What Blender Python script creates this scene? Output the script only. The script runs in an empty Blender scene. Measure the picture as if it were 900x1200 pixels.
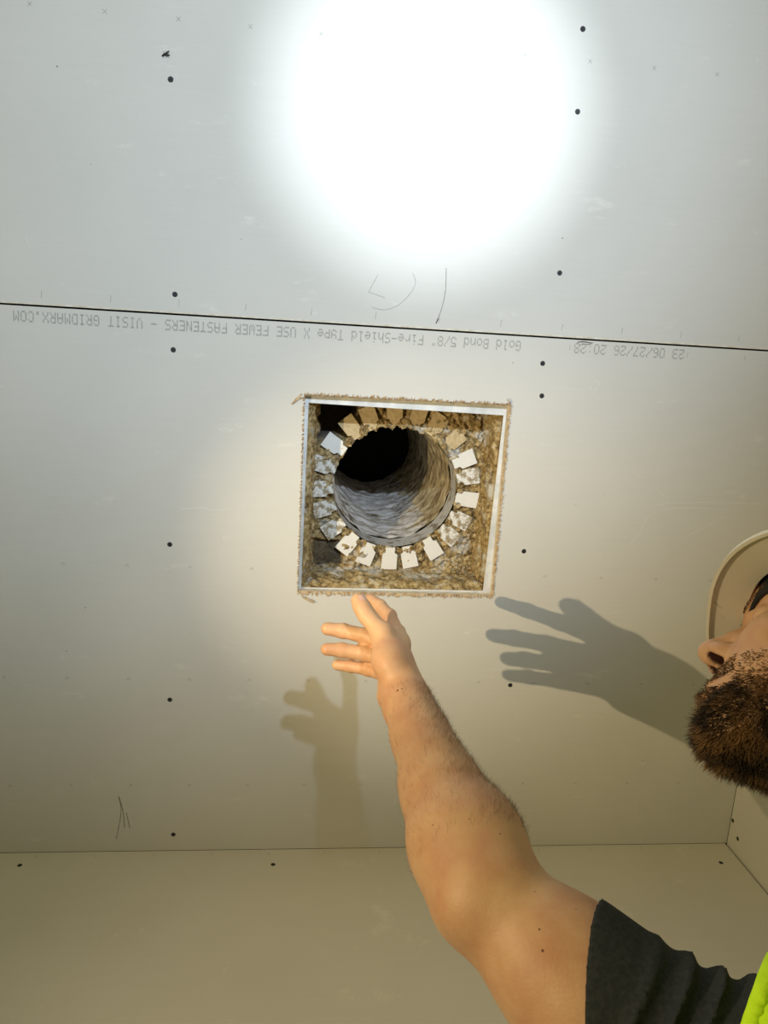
import bpy, bmesh, math, random
import numpy as np
from mathutils import Vector, Matrix, noise
from mathutils.bvhtree import BVHTree

random.seed(7)
rng = np.random.default_rng(11)
S = 0.0254            # all layout is in inches, ceiling underside at z = 0
CEIL = 2.35           # metres above the floor
FLOOR = -CEIL / S

def W(x, y, z):
    return Vector((x * S, y * S, CEIL + z * S))

scene = bpy.context.scene
COL = scene.collection

# ------------------------------------------------------------------ camera
cam_d = bpy.data.cameras.new('camera')
cam_d.sensor_fit = 'VERTICAL'
cam_d.sensor_height = 24.0
cam_d.lens = 870.0 / 1200.0 * 24.0
cam_d.clip_start = 0.02
cam = bpy.data.objects.new('camera', cam_d)
COL.objects.link(cam)
R = ((0.99375, -0.05687, -0.09608), (0.03462, 0.97508, -0.21914), (0.10615, 0.21445, 0.97095))
m = Matrix.Identity(4)
for i in range(3):
    m[i][0] = R[0][i]; m[i][1] = -R[1][i]; m[i][2] = -R[2][i]
CAM = (15.364, 1.426, -47.683)
m.translation = W(*CAM)
cam.matrix_world = m
scene.camera = cam

# ------------------------------------------------------------------ world and lamps
world = bpy.data.worlds.new('world')
scene.world = world
world.use_nodes = True
bg = world.node_tree.nodes['Background']
bg.inputs['Color'].default_value = (1.0, 0.86, 0.37, 1)
bg.inputs['Strength'].default_value = 0.43

def spot(name, pos, target, watts, colour, angle, blend, radius):
    d = bpy.data.lights.new(name, 'SPOT')
    d.energy = watts; d.color = colour
    d.spot_size = math.radians(angle); d.spot_blend = blend
    d.shadow_soft_size = radius
    o = bpy.data.objects.new(name, d)
    COL.objects.link(o)
    o.location = W(*pos)
    o.rotation_euler = (W(*target) - W(*pos)).to_track_quat('-Z', 'Y').to_euler()
    return o

# warm hand lamp held low to the left of the opening
spot('warm_lamp_beam', (-7.3, 5.4, -36.1), (25.3, 15.6, 0), 31, (1.0, 0.79, 0.47), 42, 1.0, 0.004)
spot('warm_lamp_spill', (-7.3, 5.4, -36.1), (24, 18, -26), 15.5, (1.0, 0.77, 0.44), 122, 1.0, 0.004)
# cool torch beside the camera: narrow beam and wide spill of the same reflector
spot('torch_beam', (22.8, -15.8, -50.5), (21.9, -12.6, 0), 80, (0.88, 0.96, 1.0), 27.5, 1.0, 0.012)
spot('torch_spill', (22.8, -15.8, -50.5), (12.5, -15.5, 0), 57, (0.78, 0.915, 1.05), 98, 0.8, 0.012)

vs = scene.view_settings
vs.view_transform = 'Standard'
vs.look = 'None'
vs.gamma = 1.0
vs.use_curve_mapping = False
vs.exposure = 0.0

# ------------------------------------------------------------------ materials
def new_mat(name):
    mt = bpy.data.materials.new(name)
    mt.use_nodes = True
    return mt, mt.node_tree.nodes, mt.node_tree.links, mt.node_tree.nodes['Principled BSDF']

def mat(name, c1, c2=None, scale=20.0, rough=0.8, metal=0.0, bump=0.0, bscale=None, detail=4.0,
        lo=0.35, hi=0.65, sss=0.0, spec=0.5, stretch=(1, 1, 1), c3=None, mid=0.5):
    mt, n, l, b = new_mat(name)
    b.inputs['Roughness'].default_value = rough
    b.inputs['Metallic'].default_value = metal
    b.inputs['Specular IOR Level'].default_value = spec
    tc = n.new('ShaderNodeTexCoord')
    mp = n.new('ShaderNodeMapping')
    mp.inputs['Scale'].default_value = stretch
    l.new(tc.outputs['Object'], mp.inputs['Vector'])
    nz = n.new('ShaderNodeTexNoise')
    nz.inputs['Scale'].default_value = scale
    nz.inputs['Detail'].default_value = detail
    l.new(mp.outputs['Vector'], nz.inputs['Vector'])
    rp = n.new('ShaderNodeValToRGB')
    rp.color_ramp.elements[0].position = lo
    rp.color_ramp.elements[1].position = hi
    rp.color_ramp.elements[0].color = (*c1, 1)
    rp.color_ramp.elements[1].color = (*(c2 or c1), 1)
    if c3:
        e = rp.color_ramp.elements.new(mid); e.color = (*c3, 1)
    l.new(nz.outputs['Fac'], rp.inputs['Fac'])
    l.new(rp.outputs['Color'], b.inputs['Base Color'])
    if bump:
        n2 = n.new('ShaderNodeTexNoise')
        n2.inputs['Scale'].default_value = bscale or scale * 3
        n2.inputs['Detail'].default_value = 6
        l.new(mp.outputs['Vector'], n2.inputs['Vector'])
        bp = n.new('ShaderNodeBump')
        bp.inputs['Strength'].default_value = bump
        bp.inputs['Distance'].default_value = 0.004
        l.new(n2.outputs['Fac'], bp.inputs['Height'])
        l.new(bp.outputs['Normal'], b.inputs['Normal'])
    if sss:
        b.inputs['Subsurface Weight'].default_value = sss
        b.inputs['Subsurface Radius'].default_value = (0.010, 0.004, 0.002)
        b.inputs['Subsurface Scale'].default_value = 0.6
    return mt

def paper_mat(name, base):
    """plasterboard face paper: faint mottling, fibre streaks and pale scuffs"""
    mt, n, l, b = new_mat(name)
    b.inputs['Roughness'].default_value = 0.62
    b.inputs['Specular IOR Level'].default_value = 0.28
    tc = n.new('ShaderNodeTexCoord')
    big = n.new('ShaderNodeTexNoise'); big.inputs['Scale'].default_value = 3.5; big.inputs['Detail'].default_value = 6
    l.new(tc.outputs['Object'], big.inputs['Vector'])
    mp = n.new('ShaderNodeMapping'); mp.inputs['Scale'].default_value = (2, 60, 60)
    l.new(tc.outputs['Object'], mp.inputs['Vector'])
    fib = n.new('ShaderNodeTexNoise'); fib.inputs['Scale'].default_value = 4; fib.inputs['Detail'].default_value = 3
    l.new(mp.outputs['Vector'], fib.inputs['Vector'])
    r1 = n.new('ShaderNodeValToRGB')
    r1.color_ramp.elements[0].position = 0.3; r1.color_ramp.elements[1].position = 0.7
    r1.color_ramp.elements[0].color = (*[c * 0.955 for c in base], 1)
    r1.color_ramp.elements[1].color = (*[min(1, c * 1.03) for c in base], 1)
    l.new(big.outputs['Fac'], r1.inputs['Fac'])
    r2 = n.new('ShaderNodeValToRGB')
    r2.color_ramp.elements[0].color = (0.97, 0.97, 0.97, 1); r2.color_ramp.elements[1].color = (1.02, 1.02, 1.02, 1)
    l.new(fib.outputs['Fac'], r2.inputs['Fac'])
    mx = n.new('ShaderNodeMixRGB'); mx.blend_type = 'MULTIPLY'; mx.inputs['Fac'].default_value = 1
    l.new(r1.outputs['Color'], mx.inputs['Color1']); l.new(r2.outputs['Color'], mx.inputs['Color2'])
    # scuffs
    mp2 = n.new('ShaderNodeMapping'); mp2.inputs['Scale'].default_value = (1.0, 2.6, 1.0); mp2.inputs['Rotation'].default_value = (0, 0, 0.35)
    l.new(tc.outputs['Object'], mp2.inputs['Vector'])
    sc = n.new('ShaderNodeTexNoise'); sc.inputs['Scale'].default_value = 11; sc.inputs['Detail'].default_value = 9; sc.inputs['Roughness'].default_value = 0.72
    l.new(mp2.outputs['Vector'], sc.inputs['Vector'])
    r3 = n.new('ShaderNodeValToRGB')
    r3.color_ramp.elements[0].position = 0.61; r3.color_ramp.elements[1].position = 0.70
    r3.color_ramp.elements[0].color = (0, 0, 0, 1); r3.color_ramp.elements[1].color = (0.5, 0.5, 0.5, 1)
    l.new(sc.outputs['Fac'], r3.inputs['Fac'])
    mx2 = n.new('ShaderNodeMixRGB')
    l.new(r3.outputs['Color'], mx2.inputs['Fac']); l.new(mx.outputs['Color'], mx2.inputs['Color1'])
    mx2.inputs['Color2'].default_value = (*[min(1, c * 1.22) for c in base], 1)
    l.new(mx2.outputs['Color'], b.inputs['Base Color'])
    bp = n.new('ShaderNodeBump'); bp.inputs['Strength'].default_value = 0.05; bp.inputs['Distance'].default_value = 0.002
    fine = n.new('ShaderNodeTexNoise'); fine.inputs['Scale'].default_value = 350
    l.new(tc.outputs['Object'], fine.inputs['Vector'])
    l.new(fine.outputs['Fac'], bp.inputs['Height']); l.new(bp.outputs['Normal'], b.inputs['Normal'])
    return mt

M = {}
M['paper'] = paper_mat('drywall_paper', (0.645, 0.64, 0.62))
M['paper_wall'] = paper_mat('drywall_paper_wall', (0.63, 0.61, 0.565))
M['gypsum'] = mat('gypsum', (0.80, 0.77, 0.70), (0.62, 0.55, 0.44), 60, 0.95, bump=0.5, bscale=200)
M['tornpaper'] = mat('torn_paper', (0.30, 0.19, 0.09), (0.66, 0.50, 0.32), 140, 0.95, lo=.3, hi=.7)
M['ink'] = mat('grey_ink', (0.33, 0.325, 0.315), (0.46, 0.45, 0.43), 260, 0.9)
M['pencil'] = mat('pencil', (0.16, 0.155, 0.145), (0.30, 0.29, 0.27), 200, 0.8)
M['screw'] = mat('black_phosphate', (0.030, 0.030, 0.036), (0.07, 0.07, 0.08), 300, 0.45, 0.6)
M['recess'] = mat('screw_recess', (0.005, 0.005, 0.006), None, 50, 0.6)
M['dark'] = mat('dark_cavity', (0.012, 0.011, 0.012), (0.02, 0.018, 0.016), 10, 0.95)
M['galv'] = mat('galvanised_steel', (0.62, 0.645, 0.67), (0.80, 0.82, 0.84), 45, 0.5, 0.2, bump=0.08, bscale=120)
M['tab'] = mat('tab_white_steel', (0.86, 0.86, 0.84), (0.90, 0.90, 0.88), 60, 0.5, 0.1)
M['tabmottle'] = mat('tab_spattered', (0.36, 0.30, 0.20), (0.84, 0.84, 0.82), 95, 0.8, lo=.42, hi=.56, detail=9.0, bump=.6, bscale=260)
M['tabtan'] = mat('tab_tan', (0.52, 0.40, 0.22), (0.68, 0.55, 0.34), 120, 0.9, bump=.3, bscale=240)  # tan version of the tab colour
M['floor'] = mat('concrete', (0.13, 0.12, 0.10), (0.18, 0.165, 0.14), 6, 0.85, bump=.1)
M['skin'] = mat('skin', (0.53, 0.275, 0.155), (0.66, 0.42, 0.25), 26, 0.52, bump=.12, bscale=420, sss=.12, lo=.3, hi=.7)
M['mole'] = mat('mole', (0.13, 0.05, 0.025), (0.17, 0.07, 0.04), 300, 0.6)
M['nail'] = mat('nail', (0.60, 0.37, 0.30), (0.66, 0.44, 0.36), 60, 0.3)
M['hair'] = mat('beard_hair', (0.022, 0.013, 0.007), (0.26, 0.14, 0.055), 38, 0.55, lo=.40, hi=.62)
M['armhair'] = mat('arm_hair', (0.16, 0.085, 0.035), (0.30, 0.17, 0.07), 30, 0.5)
M['shirt'] = mat('black_tshirt', (0.022, 0.027, 0.031), (0.034, 0.039, 0.043), 260, 0.92, bump=.25, bscale=700, spec=.2)
M['vest'] = mat('hivis_vest', (0.56, 0.92, 0.004), (0.62, 0.98, 0.008), 90, 0.8, bump=.2, bscale=500)
M['trousers'] = mat('work_trousers', (0.05, 0.05, 0.06), (0.08, 0.08, 0.085), 120, 0.9)
M['boot'] = mat('boot_leather', (0.14, 0.09, 0.05), (0.20, 0.13, 0.07), 30, 0.7)
M['helmet'] = mat('helmet_shell', (0.70, 0.67, 0.58), (0.74, 0.71, 0.62), 18, 0.42)
M['headband'] = mat('black_band', (0.012, 0.012, 0.014), None, 50, 0.8)
M['eyewhite'] = mat('eye_white', (0.75, 0.72, 0.68), None, 20, 0.25)
M['iris'] = mat('iris', (0.10, 0.06, 0.03), (0.16, 0.10, 0.05), 200, 0.2)

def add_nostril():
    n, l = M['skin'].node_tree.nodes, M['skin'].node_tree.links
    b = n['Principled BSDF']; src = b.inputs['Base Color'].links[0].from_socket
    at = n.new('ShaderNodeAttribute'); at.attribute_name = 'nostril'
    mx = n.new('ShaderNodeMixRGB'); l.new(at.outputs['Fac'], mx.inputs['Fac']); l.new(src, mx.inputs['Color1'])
    mx.inputs['Color2'].default_value = (0.045, 0.012, 0.008, 1)  # dark red lining, with the shade of the hollow painted in
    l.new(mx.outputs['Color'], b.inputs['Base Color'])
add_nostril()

def fireproof_mat():
    mt, n, l, b = new_mat('spray_fireproofing')
    b.inputs['Roughness'].default_value = 0.97
    tc = n.new('ShaderNodeTexCoord')
    a = n.new('ShaderNodeTexNoise'); a.inputs['Scale'].default_value = 95; a.inputs['Detail'].default_value = 8; a.inputs['Roughness'].default_value = .78
    l.new(tc.outputs['Object'], a.inputs['Vector'])
    r = n.new('ShaderNodeValToRGB'); cr = r.color_ramp
    cr.elements[0].position = .30; cr.elements[0].color = (0.025, 0.016, 0.008, 1)
    cr.elements[1].position = .72; cr.elements[1].color = (0.90, 0.82, 0.64, 1)
    e = cr.elements.new(.43); e.color = (0.22, 0.145, 0.06, 1)
    e = cr.elements.new(.54); e.color = (0.54, 0.40, 0.18, 1)
    l.new(a.outputs['Fac'], r.inputs['Fac'])
    # white spatter patches
    w = n.new('ShaderNodeTexNoise'); w.inputs['Scale'].default_value = 21; w.inputs['Detail'].default_value = 7; w.inputs['Roughness'].default_value = .75
    l.new(tc.outputs['Object'], w.inputs['Vector'])
    r2 = n.new('ShaderNodeValToRGB'); r2.color_ramp.elements[0].position = .53; r2.color_ramp.elements[1].position = .62
    l.new(w.outputs['Fac'], r2.inputs['Fac'])
    mx = n.new('ShaderNodeMixRGB'); l.new(r2.outputs['Color'], mx.inputs['Fac'])
    l.new(r.outputs['Color'], mx.inputs['Color1']); mx.inputs['Color2'].default_value = (0.62, 0.60, 0.54, 1)
    # shade of the two left corners, painted in dark (attribute)
    at = n.new('ShaderNodeAttribute'); at.attribute_name = 'corner_shade'
    mx2 = n.new('ShaderNodeMixRGB'); l.new(at.outputs['Fac'], mx2.inputs['Fac'])
    l.new(mx.outputs['Color'], mx2.inputs['Color1'])
    dk = n.new('ShaderNodeValToRGB')
    dk.color_ramp.elements[0].color = (0.012, 0.008, 0.005, 1); dk.color_ramp.elements[1].color = (0.10, 0.085, 0.07, 1)
    l.new(a.outputs['Fac'], dk.inputs['Fac']); l.new(dk.outputs['Color'], mx2.inputs['Color2'])
    l.new(mx2.outputs['Color'], b.inputs['Base Color'])
    bp = n.new('ShaderNodeBump'); bp.inputs['Strength'].default_value = .9; bp.inputs['Distance'].default_value = .004
    l.new(a.outputs['Fac'], bp.inputs['Height']); l.new(bp.outputs['Normal'], b.inputs['Normal'])
    return mt
M['fire'] = fireproof_mat()

def duct_mat():
    mt, n, l, b = new_mat('spattered_duct_lining')
    tc = n.new('ShaderNodeTexCoord')
    mp = n.new('ShaderNodeMapping'); mp.inputs['Scale'].default_value = (1, 1, 2.4)
    l.new(tc.outputs['Object'], mp.inputs['Vector'])
    a = n.new('ShaderNodeTexNoise'); a.inputs['Scale'].default_value = 26; a.inputs['Detail'].default_value = 8; a.inputs['Roughness'].default_value = .68
    l.new(mp.outputs['Vector'], a.inputs['Vector'])
    r = n.new('ShaderNodeValToRGB'); cr = r.color_ramp
    cr.elements[0].position = .33; cr.elements[0].color = (0.04, 0.03, 0.02, 1)
    cr.elements[1].position = .52; cr.elements[1].color = (0.90, 0.90, 0.91, 1)
    e = cr.elements.new(.42); e.color = (0.50, 0.45, 0.38, 1)
    l.new(a.outputs['Fac'], r.inputs['Fac'])
    # gold-brown mottle mixed in towards the +x side of the pipe
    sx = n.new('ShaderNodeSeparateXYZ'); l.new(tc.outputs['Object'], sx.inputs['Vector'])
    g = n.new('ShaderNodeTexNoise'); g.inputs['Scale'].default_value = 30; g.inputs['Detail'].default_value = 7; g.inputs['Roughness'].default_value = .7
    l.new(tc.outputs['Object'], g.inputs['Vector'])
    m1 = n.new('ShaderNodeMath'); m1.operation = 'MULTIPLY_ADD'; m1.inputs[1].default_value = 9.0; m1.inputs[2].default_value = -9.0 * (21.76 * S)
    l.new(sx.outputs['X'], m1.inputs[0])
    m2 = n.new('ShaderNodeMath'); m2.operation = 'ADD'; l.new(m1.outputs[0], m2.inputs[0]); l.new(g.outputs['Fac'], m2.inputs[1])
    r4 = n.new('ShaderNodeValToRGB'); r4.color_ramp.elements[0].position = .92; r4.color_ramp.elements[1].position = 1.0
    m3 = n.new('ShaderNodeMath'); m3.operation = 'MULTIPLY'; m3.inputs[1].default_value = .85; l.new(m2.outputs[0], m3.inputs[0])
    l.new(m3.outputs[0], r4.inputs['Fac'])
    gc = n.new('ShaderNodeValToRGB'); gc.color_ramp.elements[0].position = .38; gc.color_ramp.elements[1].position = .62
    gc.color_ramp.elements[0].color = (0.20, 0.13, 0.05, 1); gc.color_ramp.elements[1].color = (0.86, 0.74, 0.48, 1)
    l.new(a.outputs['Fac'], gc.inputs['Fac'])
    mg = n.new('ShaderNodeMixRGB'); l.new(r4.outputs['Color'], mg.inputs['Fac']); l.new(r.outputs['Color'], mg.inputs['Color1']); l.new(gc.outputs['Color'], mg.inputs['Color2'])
    l.new(mg.outputs['Color'], b.inputs['Base Color'])
    b.inputs['Roughness'].default_value = .55
    b.inputs['Metallic'].default_value = .05
    bp = n.new('ShaderNodeBump'); bp.inputs['Strength'].default_value = .9; bp.inputs['Distance'].default_value = .006
    l.new(a.outputs['Fac'], bp.inputs['Height']); l.new(bp.outputs['Normal'], b.inputs['Normal'])
    return mt
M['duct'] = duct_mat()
M['duct2'] = mat('collar_steel', (0.30, 0.26, 0.20), (0.66, 0.67, 0.69), 60, .5, .1, lo=.36, hi=.5, detail=8.0)

# ------------------------------------------------------------------ object helpers
def obj(name, verts, faces, material, parent=None, smooth=False, inches=True):
    me = bpy.data.meshes.new(name)
    if inches:
        verts = [W(*v) for v in verts]
    me.from_pydata([tuple(v) for v in verts], [], faces)
    me.materials.append(material)
    if smooth:
        me.polygons.foreach_set('use_smooth', [True] * len(me.polygons))
    me.update()
    o = bpy.data.objects.new(name, me)
    COL.objects.link(o)
    if parent:
        o.parent = parent
    return o

def empty(name):
    o = bpy.data.objects.new(name, None)
    COL.objects.link(o)
    return o

def tag(o, label=None, cat=None, group=None, kind=None):
    if label: o['label'] = label
    if cat: o['category'] = cat
    if group: o['group'] = group
    if kind: o['kind'] = kind
    return o

class MB:
    def __init__(s): s.v = []; s.f = []
    def add(s, vs, fs):
        b = len(s.v); s.v += [tuple(v) for v in vs]; s.f += [tuple(i + b for i in f) for f in fs]
    def box(s, x0, x1, y0, y1, z0, z1):
        s.add([(x0, y0, z0), (x1, y0, z0), (x1, y1, z0), (x0, y1, z0), (x0, y0, z1), (x1, y0, z1), (x1, y1, z1), (x0, y1, z1)],
              [(0, 3, 2, 1), (4, 5, 6, 7), (0, 1, 5, 4), (1, 2, 6, 5), (2, 3, 7, 6), (3, 0, 4, 7)])
    def build(s, name, material, parent=None, smooth=False):
        return obj(name, s.v, s.f, material, parent, smooth)

# ------------------------------------------------------------------ room shell
WY, WX = 37.27, 48.74          # wall at the foot of the picture, wall on the right
XL, YF = -62.0, -74.0          # far sides of the room, out of view
HX0, HX1, HY0, HY1 = 15.1, 28.38, 4.56, 17.60
T = 0.625

fl = MB(); fl.box(XL, WX + 5, YF, WY + 5, FLOOR - 3, FLOOR)
tag(fl.build('floor', M['floor']), kind='structure')

ceiling = tag(empty('ceiling'), kind='structure')

def slab(name, x0, x1, y0, y1, z0, z1, hole=None, material=None, parent=None):
    mb = MB()
    if not hole:
        mb.box(x0, x1, y0, y1, z0, z1)
    else:
        a, b, c, d = hole
        ov = [(x0, y0), (x1, y0), (x1, y1), (x0, y1)]
        iv = [(a, c), (b, c), (b, d), (a, d)]
        v = [(*q, z0) for q in ov] + [(*q, z0) for q in iv] + [(*q, z1) for q in ov] + [(*q, z1) for q in iv]
        f = []
        for i in range(4):
            j = (i + 1) % 4
            f += [(i, i + 4, j + 4, j), (i + 8, j + 8, j + 12, i + 12), (i, j, j + 8, i + 8), (i + 4, i + 12, j + 12, j + 4)]
        mb.add(v, f)
    return mb.build(name, material, parent)

GAP = 0.06
panel_a = slab('drywall_panel', XL, WX + .2, -48, 0.10 - GAP, 0, T, None, M['paper'], ceiling)
panel_b = slab('drywall_panel', XL, WX - .015, 0.10 + GAP, WY - .02, 0, T, (HX0, HX1, HY0, HY1), M['paper'], ceiling)
panel_c = slab('drywall_panel', XL, WX + .2, YF, -48.08, 0, T, None, M['paper'], ceiling)
panel_b.data.materials.append(M['gypsum'])
for p in panel_b.data.polygons:                     # cut faces show the gypsum core
    c = p.center
    if abs(p.normal.z) < .5 and HX0 * S - .01 < c.x < HX1 * S + .01 and HY0 * S - .01 < c.y < HY1 * S + .01:
        p.material_index = 1
# near-black sheets painting the unlit void above the boards, open over the duct
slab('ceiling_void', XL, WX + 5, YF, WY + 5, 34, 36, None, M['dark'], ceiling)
slab('ceiling_shade_backing', XL, WX + 5, YF, WY + 5, T + .02, T + .3, (HX0 - .25, HX1 + .3, HY0 - .3, HY1 + .25), M['dark'], ceiling)

# chamfered paper lip on the upper board's edge along the joint
lip = MB()
xs = np.linspace(XL, WX, 260)
vv = []
for x in xs:
    w = 0.085 + 0.03 * noise.noise(Vector((x * .35, 0, 0)))
    vv += [(x, 0.04 - w, -0.004), (x, 0.048 + .012 * noise.noise(Vector((x * 1.3, 3, 0))), -0.012), (x, 0.045, 0.2)]
lip.add(vv, [(3 * i, 3 * i + 1, 3 * i + 4, 3 * i + 3) for i in range(len(xs) - 1)] + [(3 * i + 1, 3 * i + 2, 3 * i + 5, 3 * i + 4) for i in range(len(xs) - 1)])
lip.build('paper_lip', M['gypsum'], panel_a)

def wall_board(name, kind):
    e = tag(empty(name), kind='structure'); return e
wall_back = wall_board('wall_back', 1)
wb1 = slab('drywall_panel', XL, WX - .16, WY, WY + T, -48, -.02, None, M['paper_wall'], wall_back)
slab('drywall_panel', XL, WX - .10, WY, WY + T, FLOOR, -48.08, None, M['paper_wall'], wall_back)
slab('wall_shade_backing', XL, WX + 1, WY + T + .05, WY + T + .3, FLOOR, 1, None, M['dark'], wall_back)  # near-black sheet, painted shade seen through the wall-board gaps
wall_right = wall_board('wall_right', 1)
wr1 = slab('drywall_panel', WX, WX + T, -60, WY + .4, -48, -.04, None, M['paper_wall'], wall_right)
slab('drywall_panel', WX, WX + T, YF, -60.06, -48, -.04, None, M['paper_wall'], wall_right)
slab('drywall_panel', WX, WX + T, YF, WY + .4, FLOOR, -48.08, None, M['paper_wall'], wall_right)
slab('wall_shade_backing', WX + T + .05, WX + T + .3, YF, WY + 1, FLOOR, 1, None, M['dark'], wall_right)  # same near-black painted shade behind the right wall's boards
# ------------------------------------------------------------------ screws
def screw_mesh():
    bm = bmesh.new()
    prof = [(0.0, -0.010), (0.145, -0.012), (0.165, 0.000), (0.175, 0.02)]
    n = 14
    rings = []
    for r, z in prof[1:]:
        rings.append([bm.verts.new((r * S * math.cos(2 * math.pi * i / n), r * S * math.sin(2 * math.pi * i / n), z * S)) for i in range(n)])
    c = bm.verts.new((0, 0, prof[0][1] * S))
    for i in range(n):
        bm.faces.new((c, rings[0][(i + 1) % n], rings[0][i]))
        for a in range(2):
            bm.faces.new((rings[a][i], rings[a][(i + 1) % n], rings[a + 1][(i + 1) % n], rings[a + 1][i]))
    me = bpy.data.meshes.new('drywall_screw'); bm.to_mesh(me); bm.free(); me.materials.append(M['screw'])
    return me
def cross_mesh():
    mb = MB(); w, L = .022, .075
    mb.box(-L, L, -w, w, -.018, 0); mb.box(-w, w, -L, L, -.0185, 0)
    me = bpy.data.meshes.new('screw_recess')
    me.from_pydata([(a * S, b * S, c * S) for a, b, c in mb.v], [], mb.f); me.materials.append(M['recess'])
    return me
SM, XM = screw_mesh(), cross_mesh()
def put_screw(x, y, z, parent, rot=None):
    o = bpy.data.objects.new('drywall_screw', SM); COL.objects.link(o); o.parent = parent
    mt = Matrix.Translation(W(x, y, z)) @ (rot or Matrix.Identity(4)) @ Matrix.Rotation(random.random() * 3, 4, 'Z')
    o.matrix_world = mt
    bm = o.data
    return o
# one mesh with two materials: head and recess
sm = bpy.data.meshes.new('drywall_screw')
bmm = bmesh.new(); bmm.from_mesh(SM)
nf = len(bmm.faces); bmm.from_mesh(XM); bmm.faces.ensure_lookup_table()
for i, f in enumerate(bmm.faces):
    if i >= nf: f.material_index = 1
bmm.to_mesh(sm); bmm.free(); sm.materials.append(M['screw']); sm.materials.append(M['recess']); SM = sm

for x, y in [(6.91, -12.86), (7.11, -1.06), (30.7, -17.65), (30.9, -13.19), (30.82, -3.86)]:
    put_screw(x, y, 0, panel_a)
for x, y in [(7.0, 2.23), (6.73, 14.61), (6.68, 25.56), (6.87, 35.97), (30.31, 1.77), (30.47, 3.84), (30.32, 14.36), (30.31, 24.24)]:
    put_screw(x, y, 0, panel_b)
RB = Matrix.Rotation(math.radians(90), 4, 'X')      # head's -z faces -y ... toward the room
for x, z in [(-3.16, -1.31), (14.01, -1.63), (47.03, -2.2)]:
    put_screw(x, WY, z, wb1, Matrix.Rotation(math.radians(-90), 4, 'X'))
for y, z in [(35.13, -.25), (36.02, -1.18), (31.12, -1.43)]:
    put_screw(WX, y, z, wr1, Matrix.Rotation(math.radians(90), 4, 'Y'))

# ------------------------------------------------------------------ print on the boards
FONT = {
 'G': '01110 10001 10000 10111 10001 10001 01110', 'o': '00000 00000 01110 10001 10001 10001 01110',
 'l': '01100 00100 00100 00100 00100 00100 01110', 'd': '00001 00001 01101 10011 10001 10001 01111',
 'B': '11110 10001 10001 11110 10001 10001 11110', 'n': '00000 00000 10110 11001 10001 10001 10001',
 '5': '11111 10000 11110 00001 00001 10001 01110', '/': '00001 00001 00010 00100 01000 10000 10000',
 '8': '01110 10001 10001 01110 10001 10001 01110', '"': '01010 01010 00000 00000 00000 00000 00000',
 'F': '11111 10000 10000 11110 10000 10000 10000', 'i': '00100 00000 01100 00100 00100 00100 01110',
 'r': '00000 00000 10110 11001 10000 10000 10000', 'e': '00000 00000 01110 10001 11111 10000 01110',
 '-': '00000 00000 00000 11111 00000 00000 00000', 'S': '01111 10000 10000 01110 00001 00001 11110',
 'h': '10000 10000 10110 11001 10001 10001 10001', 'T': '11111 00100 00100 00100 00100 00100 00100',
 'y': '00000 10001 10001 01111 00001 10001 01110', 'p': '00000 11110 10001 10001 11110 10000 10000',
 'X': '10001 10001 01010 00100 01010 10001 10001', 'U': '10001 10001 10001 10001 10001 10001 01110',
 'E': '11111 10000 10000 11110 10000 10000 11111', 'W': '10001 10001 10001 10101 10101 10101 01010',
 'R': '11110 10001 10001 11110 10100 10010 10001', 'A': '01110 10001 10001 11111 10001 10001 10001',
 'N': '10001 11001 11001 10101 10011 10011 10001', 'V': '10001 10001 10001 10001 10001 01010 00100',
 'I': '01110 00100 00100 00100 00100 00100 01110', 'D': '11110 10001 10001 10001 10001 10001 11110',
 'M': '10001 11011 10101 10101 10001 10001 10001', 'C': '01110 10001 10000 10000 10000 10001 01110',
 'O': '01110 10001 10001 10001 10001 10001 01110', '.': '00000 00000 00000 00000 00000 00110 00110',
 '0': '01110 10001 10001 10001 10001 10001 01110', '2': '01110 10001 00001 00110 01000 10000 11111',
 '3': '11110 00001 00001 01110 00001 00001 11110', '6': '01110 10000 10000 11110 10001 10001 01110',
 '7': '11111 00001 00010 00100 00100 01000 01000', ':': '00000 00100 00000 00000 00000 00100 00000',
}
def dot_text(txt, x_start, x_end, y_bot, y_top, parent, name):
    """ink-jet lettering, read with one's back to the wall: advances along -x, tops toward +y"""
    pitch = (x_start - x_end) / len(txt)
    dx = pitch / 6.2; dy = (y_top - y_bot) / 7.0
    mb = MB(); z = -0.006
    for k, ch in enumerate(txt):
        if ch not in FONT: continue
        rows = FONT[ch].split()
        for r, row in enumerate(rows):
            for c, bit in enumerate(row):
                if bit != '1': continue
                x = x_start - k * pitch - (c + .5) * dx + random.uniform(-.006, .006)
                y = y_top - (r + .5) * dy + random.uniform(-.006, .006)
                hx, hy = dx * .46, dy * .52
                mb.add([(x - hx, y - hy, z), (x + hx, y - hy, z), (x + hx, y + hy, z), (x - hx, y + hy, z)], [(3, 2, 1, 0)])
    return mb.build(name, M['ink'], parent)
t = dot_text('Gold Bond 5/8" Fire-Shield Type X USE FEWER FASTENERS - VISIT GRIDMARX.COM', 28.75, -2.4, .44, 1.08, panel_b, 'printed_text')
tag(t, 'grey dot-matrix print naming the board type')
t = dot_text('23 06/27/26 20:28', 39.75, 32.2, .36, 1.0, panel_b, 'printed_text')
tag(t, 'grey dot-matrix date and time print')

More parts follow.
